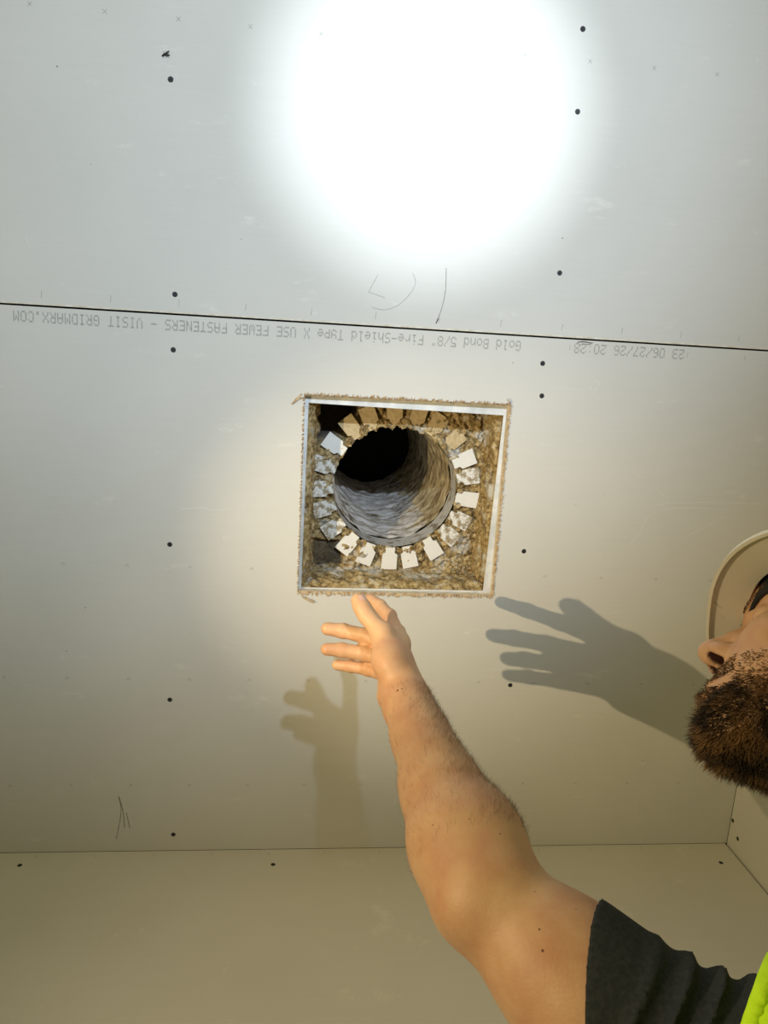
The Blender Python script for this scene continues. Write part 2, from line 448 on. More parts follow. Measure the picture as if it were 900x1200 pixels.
def ribbon(mb, pts, w, z=-0.005):
    P = [Vector((a, b, 0)) for a, b in pts]
    if len(P) > 2:                                   # Catmull-Rom smoothing
        Q = []
        for i in range(len(P) - 1):
            p0, p1, p2, p3 = P[max(i - 1, 0)], P[i], P[i + 1], P[min(i + 2, len(P) - 1)]
            for s in range(6):
                u = s / 6
                Q.append(.5 * ((2 * p1) + (-p0 + p2) * u + (2 * p0 - 5 * p1 + 4 * p2 - p3) * u * u + (-p0 + 3 * p1 - 3 * p2 + p3) * u ** 3))
        P = Q + [P[-1]]
    vs, fs = [], []
    for i, p in enumerate(P):
        d = (P[min(i + 1, len(P) - 1)] - P[max(i - 1, 0)]).normalized()
        nrm = Vector((-d.y, d.x, 0)) * w * .5
        vs += [(*(p + nrm).xy, z), (*(p - nrm).xy, z)]
    fs = [(2 * i, 2 * i + 1, 2 * i + 3, 2 * i + 2) for i in range(len(P) - 1)]
    mb.add(vs, fs)

ga, gb = MB(), MB()
for k in range(-14, 13):
    xa, xb = 4 * k - .65, 4 * k
    ribbon(ga, [(xa + .02, -.78), (xa - .02, -.36)], .035)
    ribbon(ga, [(xa - .12, -16.1), (xa + .12, -15.86)], .03); ribbon(ga, [(xa + .12, -16.1), (xa - .12, -15.86)], .03)
    if k not in (9,) and (k >= 8 or k < -1):
        ribbon(gb, [(xb, .50), (xb - .02, .82)], .03)
    for yy in (16.1, 24.04, 32.04):
        if not (HX0 - .5 < xb < HX1 + .5 and yy < HY1):
            ribbon(gb, [(xb - .12, yy + .1), (xb + .0, yy - .08)], .035); ribbon(gb, [(xb, yy - .08), (xb + .12, yy + .1)], .035)
tag(ga.build('grid_marks', M['ink'], panel_a), kind='stuff')
tag(gb.build('grid_marks', M['ink'], panel_b), kind='stuff')
pa, pb = MB(), MB()
for l_ in [[(19.35, -3.0), (18.82, -1.95)], [(18.82, -1.95), (19.85, -1.66)], [(19.09, -1.05), (19.84, -.94), (20.68, -1.25), (21.38, -1.96), (21.71, -2.65), (21.51, -3.24)]]:
    ribbon(pa, l_, .022)
ribbon(pa, [(23.57, -3.68), (23.62, -2.36), (23.48, -1.32), (23.17, -.31)], .04)
ribbon(pa, [(23.3, -.62), (23.17, -.31)], .07)
for l_ in [[(3.16, 32.89), (3.31, 34.03), (3.05, 35.72), (2.92, 36.26)], [(3.16, 32.89), (3.43, 34.03), (3.52, 35.38)], [(3.66, 34.17), (3.87, 35.39)],
           [(32.43, .36), (32.87, .23), (33.4, .36), (32.61, .46)], [(33.5, .30), (32.5, .27)]]:
    ribbon(pb, l_, .05)
tag(pa.build('pencil_scribble', M['pencil'], panel_a), 'faint pencil curves beside the joint')
tag(pb.build('pencil_scribble', M['pencil'], panel_b), 'dark pencil ticks on the lower board')
# little dark nicks
nk = MB()
for x, y, r in [(1.31, 19.06, .06), (28.34, 1.83, .05), (4.75, 14.1, .03), (8.15, 20.65, .03), (.03, 22.12, .05), (35.5, 10.2, .03), (38.0, 12.3, .03), (33.6, 11.0, .04), (41.0, 30.2, .05)]:
    nk.add([(x + r * math.cos(a) * random.uniform(.6, 1.1), y + r * math.sin(a) * random.uniform(.6, 1.1), -.005) for a in np.arange(0, 6.2, 1.05)], [(5, 4, 3, 2, 1, 0)])
tag(nk.build('nicks', M['pencil'], panel_b), kind='stuff')
nk = MB()
for x, y, r in [(.7, -12.97, .05), (30.76, -5.94, .05), (2.4, -8.0, .03), (11.0, -4.5, .03)]:
    nk.add([(x + r * math.cos(a), y + r * math.sin(a), -.005) for a in np.arange(0, 6.2, 1.05)], [(5, 4, 3, 2, 1, 0)])
tag(nk.build('nicks', M['pencil'], panel_a), kind='stuff')
M['scratch'] = mat('scuffed_paper', (0.74, 0.735, 0.715), (0.665, 0.66, 0.64), 420, 0.8, lo=.42, hi=.58)
sc_ = MB()
for l_ in [[(39.03, 10.82), (41.14, 10.57), (44.22, 10.45), (47.05, 10.47)] ,[(39.68, 11.1), (41.81, 10.9), (44.31, 10.99)] ,[(41.52, 13.1), (43.24, 12.06), (44.37, 11.36)] ,[(7.44, 12.25), (8.68, 12.1), (9.49, 12.24), (10.58, 12.09)] ,[(-1.4, -3.88), (-1.28, -3.42), (-1.19, -3.18)] ,[(33.55, 3.02), (33.93, 3.33), (34.23, 2.88), (33.96, 2.62)] ,[(37.59, 13.77), (38.29, 13.02), (38.63, 11.92), (39.28, 11.29)] ,[(39.19, 9.8), (39.72, 10.08), (40.29, 10.66)] ,[(30.73, 33.99), (32.06, 34.29), (34.0, 34.16)] ,[(31.77, 34.64), (32.93, 35.16)] ,[(40.13, 32.92), (40.95, 34.01), (40.86, 35.83)] ]:
    ribbon(sc_, l_, .05, -.0035)
tag(sc_.build('scratches', M['scratch'], panel_b), kind='stuff')
wk = MB()
for k in range(-14, 13):
    x = 4 * k - 2.4
    wk.add([(x - .02, WY - .006, -.62), (x + .02, WY - .006, -.62), (x + .05, WY - .006, -.3), (x + .01, WY - .006, -.3)], [(0, 1, 2, 3)])
tag(wk.build('grid_marks', M['ink'], wb1), kind='stuff')

# small insect clinging to the ceiling
ins = empty('insect')
def ell_mesh(name, c, rad, rot, material, parent, seg=10, rings=6):
    vs, fs = [], []
    for i in range(rings + 1):
        th = math.pi * i / rings
        for j in range(seg):
            ph = 2 * math.pi * j / seg
            q = rot @ Vector((rad[0] * math.sin(th) * math.cos(ph), rad[1] * math.sin(th) * math.sin(ph), rad[2] * math.cos(th)))
            vs.append((c[0] + q.x, c[1] + q.y, c[2] + q.z))
    for i in range(rings):
        for j in range(seg):
            fs.append((i * seg + j, i * seg + (j + 1) % seg, (i + 1) * seg + (j + 1) % seg, (i + 1) * seg + j))
    return obj(name, vs, fs, material, parent, True)
RZ = Matrix.Rotation(-.3, 3, 'Z')
ell_mesh('body', (6.66, -14.11, -.09), (.16, .07, .06), RZ, M['recess'], ins)
ell_mesh('head', (6.50, -14.03, -.08), (.055, .06, .05), RZ, M['recess'], ins)
for s in (-1, 1):
    ell_mesh('wing', (6.76, -14.13 + s * .06, -.13), (.15, .05, .008), Matrix.Rotation(-.3 + s * .35, 3, 'Z'), M['screw'], ins)
for s in (-1, 1):
    for dx in (-.07, 0, .07):
        lg = MB()
        ribbon(lg, [(6.66 + dx, -14.11), (6.66 + dx * 2, -14.11 + s * .17)], .018, -.03)
        lg.build('leg', M['recess'], ins)
tag(ins, 'tiny dark insect on the upper ceiling board near a screw', 'insect')

# ------------------------------------------------------------------ ragged cut edge of the opening
tp = MB()
def flake(x, y, ox, oy, L, w, curl):
    tx, ty = -oy, ox
    a = random.uniform(-.6, .6)
    p0 = (x - tx * w, y - ty * w, -.004); p1 = (x + tx * w, y + ty * w, -.004)
    mx, my = x + ox * L * .6 + tx * a * w, y + oy * L * .6 + ty * a * w
    p2 = (mx + tx * w * .6, my + ty * w * .6, -curl); p3 = (mx - tx * w * .7, my - ty * w * .7, -curl * random.uniform(.6, 1.3))
    p4 = (x + ox * L + tx * a * w * 2, y + oy * L + ty * a * w * 2, -curl * random.uniform(.3, 1.4))
    i0 = (x - ox * .07, y - oy * .07, .05)
    tp.add([p0, p1, p2, p3, p4, i0], [(0, 1, 2, 3), (3, 2, 4), (0, 5, 1)])
def edge(a, b, o, n, L0, L1, w):
    for i in range(n):
        u = (i + random.uniform(.1, .9)) / n
        x, y = a[0] + (b[0] - a[0]) * u, a[1] + (b[1] - a[1]) * u
        flake(x, y, o[0], o[1], random.uniform(L0, L1), w * random.uniform(.5, 1.4), random.uniform(.02, .14))
A, B, C_, D = (HX0, HY0), (HX1, HY0), (HX1, HY1), (HX0, HY1)
edge(A, B, (0, -1), 190, .04, .26, .05)
edge(B, C_, (1, 0), 190, .04, .20, .05)
edge(D, C_, (0, 1), 120, .08, .32, .07)
edge(A, D, (-1, 0), 120, .04, .15, .05)
def curl_ribbon(pts, w):
    vs, fs = [], []
    for i, (x, y, z) in enumerate(pts):
        vs += [(x, y, z), (x + w * .5, y + w * .7, z - w * .5)]
    tp.add(vs, [(2 * i, 2 * i + 1, 2 * i + 3, 2 * i + 2) for i in range(len(pts) - 1)])
curl_ribbon([(HX0 - .02, HY0 + .15, -.02), (HX0 - .35, HY0 + .15, -.12), (HX0 - .65, HY0 + .4, -.2), (HX0 - .8, HY0 + .55, -.1), (HX0 - .6, HY0 + .3, -.05), (HX0 - .2, HY0 - .1, -.03)], .10)
curl_ribbon([(HX0, HY1 - .1, -.03), (HX0 + .3, HY1 + .25, -.12), (HX0 + .75, HY1 + .45, -.22), (HX0 + 1.1, HY1 + .62, -.15), (HX0 + .9, HY1 + .35, -.08)], .16)
curl_ribbon([(HX1, HY0, -.02), (HX1 - .05, HY0 - .3, -.14), (HX1 - .25, HY0 - .5, -.2), (HX1 - .1, HY0 - .25, -.1), (HX1 + .2, HY0 + .05, -.06)], .12)
tag(tp.build('torn_paper_edge', M['tornpaper'], panel_b), 'brown torn paper fringe around the square cut', kind='stuff')

# ------------------------------------------------------------------ steel framing inside the opening
frame = empty('opening_frame')
tag(frame, 'galvanised steel track framing lining the square ceiling opening', 'metal frame')
def track(a, b, inward, lip_w, lip_w2=None, dz=0.0):
    """channel: lower flange projecting into the opening and a web rising from it"""
    lip_w2 = lip_w if lip_w2 is None else lip_w2
    a = Vector((*a, 0)); b = Vector((*b, 0)); n = Vector((*inward, 0))
    e_ = (b - a).normalized() * .24; a = a - e_; b = b + e_
    z0, z1, t = T + .015 + dz, 5.6, .05
    mb = MB()
    ia, ib = a + n * lip_w, b + n * lip_w2
    oa, ob = a - n * .25, b - n * .25
    mb.add([(*oa.xy, z0), (*ob.xy, z0), (*ib.xy, z0), (*ia.xy, z0), (*oa.xy, z0 + t), (*ob.xy, z0 + t), (*ib.xy, z0 + t), (*ia.xy, z0 + t)],
           [(0, 1, 2, 3), (4, 7, 6, 5), (3, 2, 6, 7), (0, 4, 5, 1), (0, 3, 7, 4), (1, 5, 6, 2)])
    wa, wb = a - n * .10, b - n * .10
    va, vb = a - n * .15, b - n * .15
    mb.add([(*wa.xy, z0), (*wb.xy, z0), (*wb.xy, z1), (*wa.xy, z1), (*va.xy, z0), (*vb.xy, z0), (*vb.xy, z1), (*va.xy, z1)],
           [(0, 1, 2, 3), (4, 7, 6, 5), (0, 4, 5, 1), (3, 2, 6, 7), (0, 3, 7, 4), (1, 5, 6, 2)])
    return mb.build('metal_track', M['galv'], frame)
track(A, B, (0, 1), .52, .72)
track(D, C_, (0, -1), .06, .14, .004)
track(A, D, (1, 0), .28, .20, .008)
track(B, C_, (-1, 0), .14, .50, .012)

# ------------------------------------------------------------------ spray fireproofing around the duct
CX, CY, PZ, DR = 21.76, 11.07, 5.0, 4.47
def N3(x, y, z, s, o=4):
    return noise.fractal(Vector((x * s, y * s, z * s)), 1.0, 2.0, o)
fv, ff, corner_shade = [], [], []
NG = 190
X0, X1, Y0, Y1 = HX0 - .1, HX1 + .1, HY0 - .1, HY1 + .1
idx = {}
def smooth(a, b, x):
    u = min(1, max(0, (x - a) / (b - a))); return u * u * (3 - 2 * u)
for j in range(NG + 1):
    for i in range(NG + 1):
        x = X0 + (X1 - X0) * i / NG; y = Y0 + (Y1 - Y0) * j / NG
        r = math.hypot(x - CX, y - CY); th = math.atan2(y - CY, x - CX)
        rh = DR + .02 + .16 * N3(math.cos(th), math.sin(th), 0, 7, 3) + (.22 * max(0, -math.sin(th)) * N3(math.cos(th), math.sin(th), 5, 12, 2) - .15 * max(0, -math.sin(th)))
        if r < rh - .05: continue
        th_ = .45 + .42 * N3(x, y, 0, .55, 2) + .34 * N3(x, y, 3, 1.7, 4) + .26 * N3(x, y, 7, 5.5, 3)
        # heavier bank between collar and steel, thin coat in the left corners with their shade painted in
        tl = smooth(3.9, 2.6, math.hypot(x - HX0 - .7, (y - HY0 - 1.0) * 1.25))
        bl = smooth(.25, 0, max((x - HX0 - 2.9), -(y - HY1 + 2.3)) + .25 * N3(x, y, 11, .9, 2))
        th_ = th_ * (1 - .9 * max(tl, bl)) - 1.5 * tl
        rim = smooth(.9, .1, r - rh)
        th_ += rim * (.15 + .3 * max(0, -math.sin(th)))
        idx[i, j] = len(fv)
        fv.append((x, y, PZ - th_))
        corner_shade.append(max(tl, bl * .8))
for j in range(NG):
    for i in range(NG):
        q = [(i, j), (i, j + 1), (i + 1, j + 1), (i + 1, j)]
        if all(k in idx for k in q): ff.append(tuple(idx[k] for k in q))
def side_coat(a, b, n, zlo, thick, seed, nu=120, nz=34):
    base = len(fv)
    for k in range(nz + 1):
        for i in range(nu + 1):
            u = i / nu
            zz = zlo + (PZ + .3 - zlo) * k / nz
            x, y = a[0] + (b[0] - a[0]) * u, a[1] + (b[1] - a[1]) * u
            low = zlo + .35 * N3(x, y, seed, .7, 2)
            th_ = (thick + .22 * N3(x, y, zz + seed, .8, 2) + .18 * N3(x + zz, y - zz, seed, 2.6, 4)) * smooth(low - .1, low + .8, zz) - .08
            th_ += .5 * smooth(PZ - 1.2, PZ, zz) * thick
            fv.append((x + n[0] * th_, y + n[1] * th_, zz)); corner_shade.append(0)
    for k in range(nz):
        for i in range(nu):
            p = base + k * (nu + 1) + i
            ff.append((p, p + 1, p + nu + 2, p + nu + 1))
side_coat(A, D, (1, 0), .75, .75, 1)
side_coat(B, C_, (-1, 0), 1.0, .45, 20)
side_coat(D, C_, (0, -1), .80, .40, 40)
side_coat(A, B, (0, 1), 1.2, .5, 60)
fp = obj('fireproofing', fv, ff, M['fire'], None, True)
atr = fp.data.attributes.new('corner_shade', 'FLOAT', 'POINT')
atr.data.foreach_set('value', corner_shade)
tag(fp, 'rough brown spray fireproofing caked around the round duct collar inside the opening', 'fireproofing')

# ------------------------------------------------------------------ round duct with bent tabs
duct = empty('round_duct')
tag(duct, 'round spattered metal duct with white bent tabs rising above the ceiling opening', 'duct')
def tube(name, r_fn, z0, z1, nz, na, material, parent, seed, amp):
    vs, fs = [], []
    for k in range(nz + 1):
        z = z0 + (z1 - z0) * k / nz
        for a in range(na):
            th = 2 * math.pi * a / na
            r = r_fn(z) + amp * N3(math.cos(th) * 3, math.sin(th) * 3, z * .9 + seed, 1.0, 4)
            vs.append((CX + r * math.cos(th), CY + r * math.sin(th), z))
    for k in range(nz):
        for a in range(na):
            b = (a + 1) % na
            fs.append((k * na + a, (k + 1) * na + a, (k + 1) * na + b, k * na + b))
    return obj(name, vs, fs, material, parent, True)
tube('collar', lambda z: DR + .03, PZ - .28, PZ + 1.9, 6, 120, M['duct2'], duct, 3, .01)
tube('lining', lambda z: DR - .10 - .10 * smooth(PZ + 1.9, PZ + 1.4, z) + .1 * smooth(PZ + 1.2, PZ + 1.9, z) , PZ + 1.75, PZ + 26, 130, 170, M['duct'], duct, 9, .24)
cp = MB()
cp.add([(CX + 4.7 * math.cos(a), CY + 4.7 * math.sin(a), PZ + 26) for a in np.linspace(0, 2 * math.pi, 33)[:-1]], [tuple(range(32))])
cp.build('dark_end', M['dark'], duct)  # black disc painted for the unlit depth of the duct

def tab_mesh(name, material):
    bm = bmesh.new()
    # neck at the collar, wider square pad outward (x = radial)
    out = [(4.45, -.34), (4.85, -.34), (4.98, -.55), (6.12, -.58), (6.12, .58), (4.98, .55), (4.85, .34), (4.45, .34)]
    lo = [bm.verts.new((x * S, y * S, (-.05 + .05 * (x - 4.4)) * S)) for x, y in out]
    hi = [bm.verts.new((x * S, y * S, (.02 + .05 * (x - 4.4)) * S)) for x, y in out]
    bm.faces.new(lo[::-1]); bm.faces.new(hi)
    for i in range(8):
        j = (i + 1) % 8
        bm.faces.new((lo[i], lo[j], hi[j], hi[i]))
    me = bpy.data.meshes.new(name); bm.to_mesh(me); bm.free(); me.materials.append(material)
    return me
TM = {k: tab_mesh('tab', M[k]) for k in ('tab', 'tabmottle', 'tabtan')}
tabs = [(109.5, 'tab', 0), (91.9, 'tab', 0), (74.4, 'tab', 0), (56.9, 'tab', 0), (127.7, 'tab', .05), (145.2, 'tabmottle', .1), (161.3, 'tabmottle', .1),
        (178, 'tabmottle', .15), (-163.5, 'tabmottle', .1), (-146.7, 'tab', .1), (-130, 'tabtan', -.6), (-113.4, 'tabtan', .1), (-95, 'tabtan', .2), (-75.6, 'tabtan', .1),
        (-59.2, 'tabtan', 0), (-41.9, 'tabtan', 0), (-24, 'tab', .05), (-9.5, 'tabmottle', .1), (7.6, 'tab', .05), (24.6, 'tabmottle', .1), (40.2, 'tabmottle', .1)]
for ang, k, dz in tabs:
    o = bpy.data.objects.new('tab', TM[k]); COL.objects.link(o); o.parent = duct
    o.matrix_world = (Matrix.Translation(W(CX, CY, PZ - .78 - dz * .3)) @ Matrix.Rotation(math.radians(ang), 4, 'Z') @ Matrix.Rotation(random.uniform(-.10, .10), 4, 'X')
                      @ Matrix.Rotation(random.uniform(-.03, .03), 4, 'Z'))

# ------------------------------------------------------------------ person: distance-field modelling (inches)
V3 = lambda *a: np.array(a, np.float32)
class Field:
    def __init__(s, lo, hi, vox):
        s.lo = np.array(lo, np.float32); s.v = vox
        s.n = np.ceil((np.array(hi) - s.lo) / vox).astype(int) + 1
        s.F = np.full(tuple(s.n), 9.0, np.float32)
    def block(s, lo, hi):
        a = np.clip(np.floor((np.array(lo) - s.lo) / s.v).astype(int), 0, s.n)
        b = np.clip(np.ceil((np.array(hi) - s.lo) / s.v).astype(int) + 1, 0, s.n)
        if np.any(b <= a): return None
        ax = [s.lo[i] + s.v * np.arange(a[i], b[i], dtype=np.float32) for i in range(3)]
        return (slice(a[0], b[0]), slice(a[1], b[1]), slice(a[2], b[2])), np.stack(np.meshgrid(*ax, indexing='ij'), -1)
    def apply(s, fn, lo, hi, k=.2, op='u', warp=None):
        pad = k + 4 * s.v
        r = s.block(np.array(lo) - pad, np.array(hi) + pad)
        if r is None: return
        sl, P = r
        d = fn(P)
        if warp is not None: d = d + warp(P)
        f = s.F[sl]
        if op == 'u':
            h = np.clip(.5 + .5 * (f - d) / k, 0, 1)
            s.F[sl] = f * (1 - h) + d * h - k * h * (1 - h)
        elif op == 's':
            d = -d
            h = np.clip(.5 - .5 * (f - d) / k, 0, 1)
            s.F[sl] = f * (1 - h) + d * h + k * h * (1 - h)
        elif op == 'i':
            s.F[sl] = np.maximum(f, d)
    def cap(s, a, b, ra, rb, k=.2, op='u', warp=None):
        a = np.array(a, np.float32); b = np.array(b, np.float32); ba = b - a; L = float(ba @ ba) + 1e-9
        def fn(P):
            h = np.clip(((P - a) @ ba) / L, 0, 1)
            return np.linalg.norm(P - a - h[..., None] * ba, axis=-1) - (ra + (rb - ra) * h)
        m_ = max(ra, rb)
        s.apply(fn, np.minimum(a, b) - m_, np.maximum(a, b) + m_, k, op, warp)
    def chain(s, pts, rad, k=.2, op='u'):
        for i in range(len(pts) - 1): s.cap(pts[i], pts[i + 1], rad[i], rad[i + 1], k, op)
    def ell(s, c, rad, axes=None, k=.2, op='u', warp=None):
        c = np.array(c, np.float32); rad = np.array(rad, np.float32)
        Ax = np.eye(3, dtype=np.float32) if axes is None else np.array(axes, np.float32)
        def fn(P):
            q = (P - c) @ Ax.T
            k0 = np.linalg.norm(q / rad, axis=-1); k1 = np.linalg.norm(q / (rad * rad), axis=-1) + 1e-6
            return k0 * (k0 - 1) / k1
        e = np.abs(Ax.T) @ rad
        s.apply(fn, c - e, c + e, k, op, warp)
    def mesh(s):
        F = s.F; ins = F < 0
        nx, ny, nz = s.n
        cnt = np.zeros((nx - 1, ny - 1, nz - 1), np.uint8)
        for dx in (0, 1):
            for dy in (0, 1):
                for dz in (0, 1):
                    cnt += ins[dx:nx - 1 + dx, dy:ny - 1 + dy, dz:nz - 1 + dz]
        cells = np.argwhere((cnt > 0) & (cnt < 8)); del cnt
        off = np.array([(dx, dy, dz) for dx in (0, 1) for dy in (0, 1) for dz in (0, 1)])
        cv = np.stack([F[cells[:, 0] + o[0], cells[:, 1] + o[1], cells[:, 2] + o[2]] for o in off], 1)
        acc = np.zeros((len(cells), 3)); num = np.zeros(len(cells))
        for a in range(8):
            for b in range(a + 1, 8):
                if np.abs(off[a] - off[b]).sum() != 1: continue
                va, vb = cv[:, a], cv[:, b]; mk = (va < 0) != (vb < 0)
                t_ = np.where(mk, va / np.where(mk, va - vb, 1), 0)
                acc += mk[:, None] * (off[a] + t_[:, None] * (off[b] - off[a])); num += mk
        vt = s.lo + s.v * (cells + acc / num[:, None])
        def cid(c): return (c[:, 0].astype(np.int64) * ny + c[:, 1]) * nz + c[:, 2]
        ids = cid(cells); quads = []
        for ax in range(3):
            u, w = (ax + 1) % 3, (ax + 2) % 3
            sa = [slice(None)] * 3; sb = [slice(None)] * 3
            sa[ax] = slice(0, -1); sb[ax] = slice(1, None)
            A_ = ins[tuple(sa)]; B_ = ins[tuple(sb)]
            e = np.argwhere(A_ != B_)
            e = e[(e[:, u] > 0) & (e[:, w] > 0)]
            st = A_[e[:, 0], e[:, 1], e[:, 2]]
            q = []
            for du, dw in ((-1, -1), (0, -1), (0, 0), (-1, 0)):
                c = e.copy(); c[:, u] += du; c[:, w] += dw
                q.append(np.searchsorted(ids, cid(c)))
            q = np.stack(q, 1)
            q[~st] = q[~st][:, ::-1]
            quads.append(q)
        return vt, np.concatenate(quads)

def field_obj(fl_, name, material, parent):
    v, q = fl_.mesh()
    v = v * S; v[:, 2] += CEIL
    me = bpy.data.meshes.new(name)
    me.vertices.add(len(v)); me.vertices.foreach_set('co', v.astype(np.float32).ravel())
    me.loops.add(q.size); me.loops.foreach_set('vertex_index', q.ravel().astype(np.int32))
    me.polygons.add(len(q))
    me.polygons.foreach_set('loop_start', np.arange(0, q.size, 4, dtype=np.int32))
    me.polygons.foreach_set('use_smooth', np.ones(len(q), bool))
    me.update(calc_edges=True)
    me.materials.append(material)
    o = bpy.data.objects.new(name, me); COL.objects.link(o); o.parent = parent
    return o

person = empty('person')
tag(person, 'bearded person in hard hat, black t-shirt and hi-vis vest reaching toward the opening', 'person')

# head frame: f forward, u up, r toward the person's right
HC = V3(34.03, 12.07, -25.75)
hf = V3(-.74397, -.05475, .66596); hu = V3(.60090, -.49074, .63095); hr = V3(.29226, .86959, .39800)
HA = np.stack([hf, hu, hr])
def H(a, b, c=0.0): return HC + a * hf + b * hu + c * hr

ELB = V3(21.80, 19.15, -26.5); WRI = V3(20.10, 16.66, -18.0)
SHR = V3(29.6, 22.6, -34.2); NECK = V3(34.4, 16.8, -33.4); SHL = V3(36.4, 9.2, -35.0)

B = Field((15.0, 1.5, -62.5), (45.5, 30.0, -8.6), .10)
# --- torso stub, neck
B.cap(NECK + V3(.3, -.5, -7), NECK + V3(0, 0, -1.5), 3.4, 2.7, 1.2)
B.cap(NECK + V3(.3, .5, -2.2), SHR + V3(.6, -.6, -.3), 2.2, 2.3, 1.0)
B.cap(NECK + V3(.3, -.5, -2.2), SHL + V3(0, 1, 0), 2.2, 2.2, 1.0)
B.cap(NECK, H(-1.2, -1.6), 2.35, 2.3, .9)
B.cap(NECK + V3(-.6, -.2, .4), H(.1, -2.8), 1.5, 1.2, .8)
# --- head
B.ell(H(-.35, 1.7), (3.85, 3.35, 2.95), HA, .6)
B.ell(H(1.5, -.5), (2.25, 3.2, 2.35), HA, .8)
B.cap(H(2.75, -3.2, -.35), H(2.75, -3.2, .35), .72, .72, .6)
for sg in (-1, 1):
    B.cap(H(2.6, -3.1, sg * .4), H(.1, -2.2, sg * 2.15), .75, .70, .8)
    B.cap(H(.1, -2.2, sg * 2.15), H(-.2, .2, sg * 2.45), .7, .6, .7)
    B.ell(H(2.35, .15, sg * 1.55), (.85, .75, .85), HA, .6)          # cheekbone
    B.cap(H(3.25, 1.95, sg * .35), H(2.85, 2.05, sg * 1.7), .38, .34, .4)   # brow ridge
B.ell(H(2.6, 3.0), (1.1, 1.5, 2.1), HA, .8)
for sg in (-1, 1):
    B.ell(H(3.45, 1.25, sg * 1.22), (.62, .46, .68), HA, .35, 's')
    B.ell(H(2.80, 1.25, sg * 1.22), (.55, .52, .56), HA, .1)         # lids over the eye
B.chain([H(3.25, 1.45), H(3.75, .8), H(4.28, .10)], [.30, .34, .40], .28)
B.ell(H(4.34, -.14), (.47, .42, .46), HA, .25)                        # nose tip
for sg in (-1, 1):
    B.ell(H(3.86, -.26, sg * .50), (.52, .40, .30), HA, .16)          # nostril wing
B.cap(H(3.3, -.35), H(4.3, -.48), .28, .17, .15)                      # septum
B.cap(H(3.25, -.5), H(3.30, -1.6), .55, .5, .4)
for sg in (-1, 1):
    B.ell(H(3.98, -.60, sg * .33), (.42, .36, .19), HA, .06, 's')     # nostril
for sg in (-1, 1):
    B.cap(H(4.05, -.72, sg * .34), H(3.45, .0, sg * .30), .23, .20, .05, 's')
for sg in (-1, 1):
    B.cap(H(3.80, -1.62), H(3.35, -1.80, sg * .95), .22, .12, .15)    # upper lip
    B.cap(H(3.78, -2.12), H(3.35, -1.95, sg * .85), .26, .13, .15)    # lower lip
B.cap(H(3.95, -1.88, -.8), H(3.95, -1.88, .8), .06, .06, .08, 's')
for sg in (-1, 1):                                                     # ear
    B.ell(H(-.25, .1, sg * 2.95), (.62, 1.15, .28), HA, .2)
    B.ell(H(-.12, .25, sg * 3.25), (.36, .75, .22), HA, .15, 's')
    B.chain([H(.15, -.6, sg * 2.95), H(.25, .7, sg * 3.1), H(-.25, 1.2, sg * 3.2), H(-.8, .7, sg * 3.2), H(-.65, -.4, sg * 3.1), H(-.2, -1.0, sg * 2.95)], [.14] * 6, .1)
# --- right arm
ax_f = WRI - ELB
def L(a, b, t): return a + (b - a) * t
hand_y = V3(0, 1, 0)
B.cap(SHR, L(SHR, ELB, .35), 2.5, 2.2, .9)
B.cap(L(SHR, ELB, .3), L(SHR, ELB, .72), 2.1, 1.9, .9)
B.cap(L(SHR, ELB, .68), ELB, 1.9, 1.75, .9)
up_ax = (ELB - SHR) / np.linalg.norm(ELB - SHR)
bi2 = V3(.2, -1, 0) - up_ax * float(V3(.2, -1, 0) @ up_ax); bi2 = bi2 / np.linalg.norm(bi2)
BIX = np.stack([up_ax, bi2, np.cross(up_ax, bi2)])
B.ell(L(SHR, ELB, .50) + V3(-.1, .15, -.1), (4.2, 1.9, 2.2), BIX, 1.6)   # biceps
B.cap(ELB, L(ELB, WRI, .22), 1.70, 1.92, .7)
B.cap(L(ELB, WRI, .2), L(ELB, WRI, .5), 1.92, 1.52, .6)
B.cap(L(ELB, WRI, .48), L(ELB, WRI, .8), 1.50, 1.10, .6)
B.cap(L(ELB, WRI, .78), WRI, 1.14, .98, .5)
B.cap(WRI + V3(.0, -.50, .5), L(ELB, WRI, .62) + V3(0, -.45, 0), .78, 1.10, .5)
B.cap(WRI + V3(.0, -.50, .5), V3(19.85, 15.1, -16.0), .78, .6, .5)
B.cap(ELB + V3(-.75, -.1, -.85), ELB + V3(-.2, .4, -.1), .55, .9, .8)                     # olecranon
B.ell(L(ELB, WRI, .12) + V3(.70, -.40, .1), (1.15, 1.2, 2.3), np.stack([V3(1, 0, 0), V3(0, .95, .3), V3(.15, -.3, .94)]), .9)   # brachioradialis
# --- right hand: palm faces -x, fingers point up-left
MCP = [V3(20.02, 14.90, -13.9), V3(20.05, 15.68, -13.75), V3(20.03, 16.38, -13.95), V3(19.92, 17.02, -14.35)]
TIP = [V3(18.94, 14.52, -9.8), V3(16.43, 15.42, -12.0), V3(16.42, 16.22, -12.8), V3(17.06, 17.28, -12.3)]
for i, mcp in enumerate(MCP):
    base = L(WRI, mcp, .28) + V3(-.05, (i - 1.5) * .28, 0)
    B.cap(base, mcp, .58, .47, .35)
B.cap(WRI, WRI + V3(-.1, -.1, 1.0), .98, .80, .5)
B.cap((19.50, 16.75, -16.9), MCP[3] + V3(-.35, .0, -.8), .58, .48, .45)                 # hypothenar
TH = [V3(19.72, 15.75, -17.0), V3(19.15, 14.44, -15.25), V3(18.45, 13.80, -14.42), V3(18.06, 13.27, -13.95)]
B.cap(TH[0] + V3(.1, .2, 0), TH[1], .80, .52, .40)
B.ell((19.40, 15.22, -16.45), (.80, .80, 1.10), None, .45)
B.cap(MCP[0] + V3(0, .1, -.9), TH[1] + V3(.1, .1, .1), .45, .42, .5)                       # web
B.chain(TH[1:], [.46, .43, .36], .12)
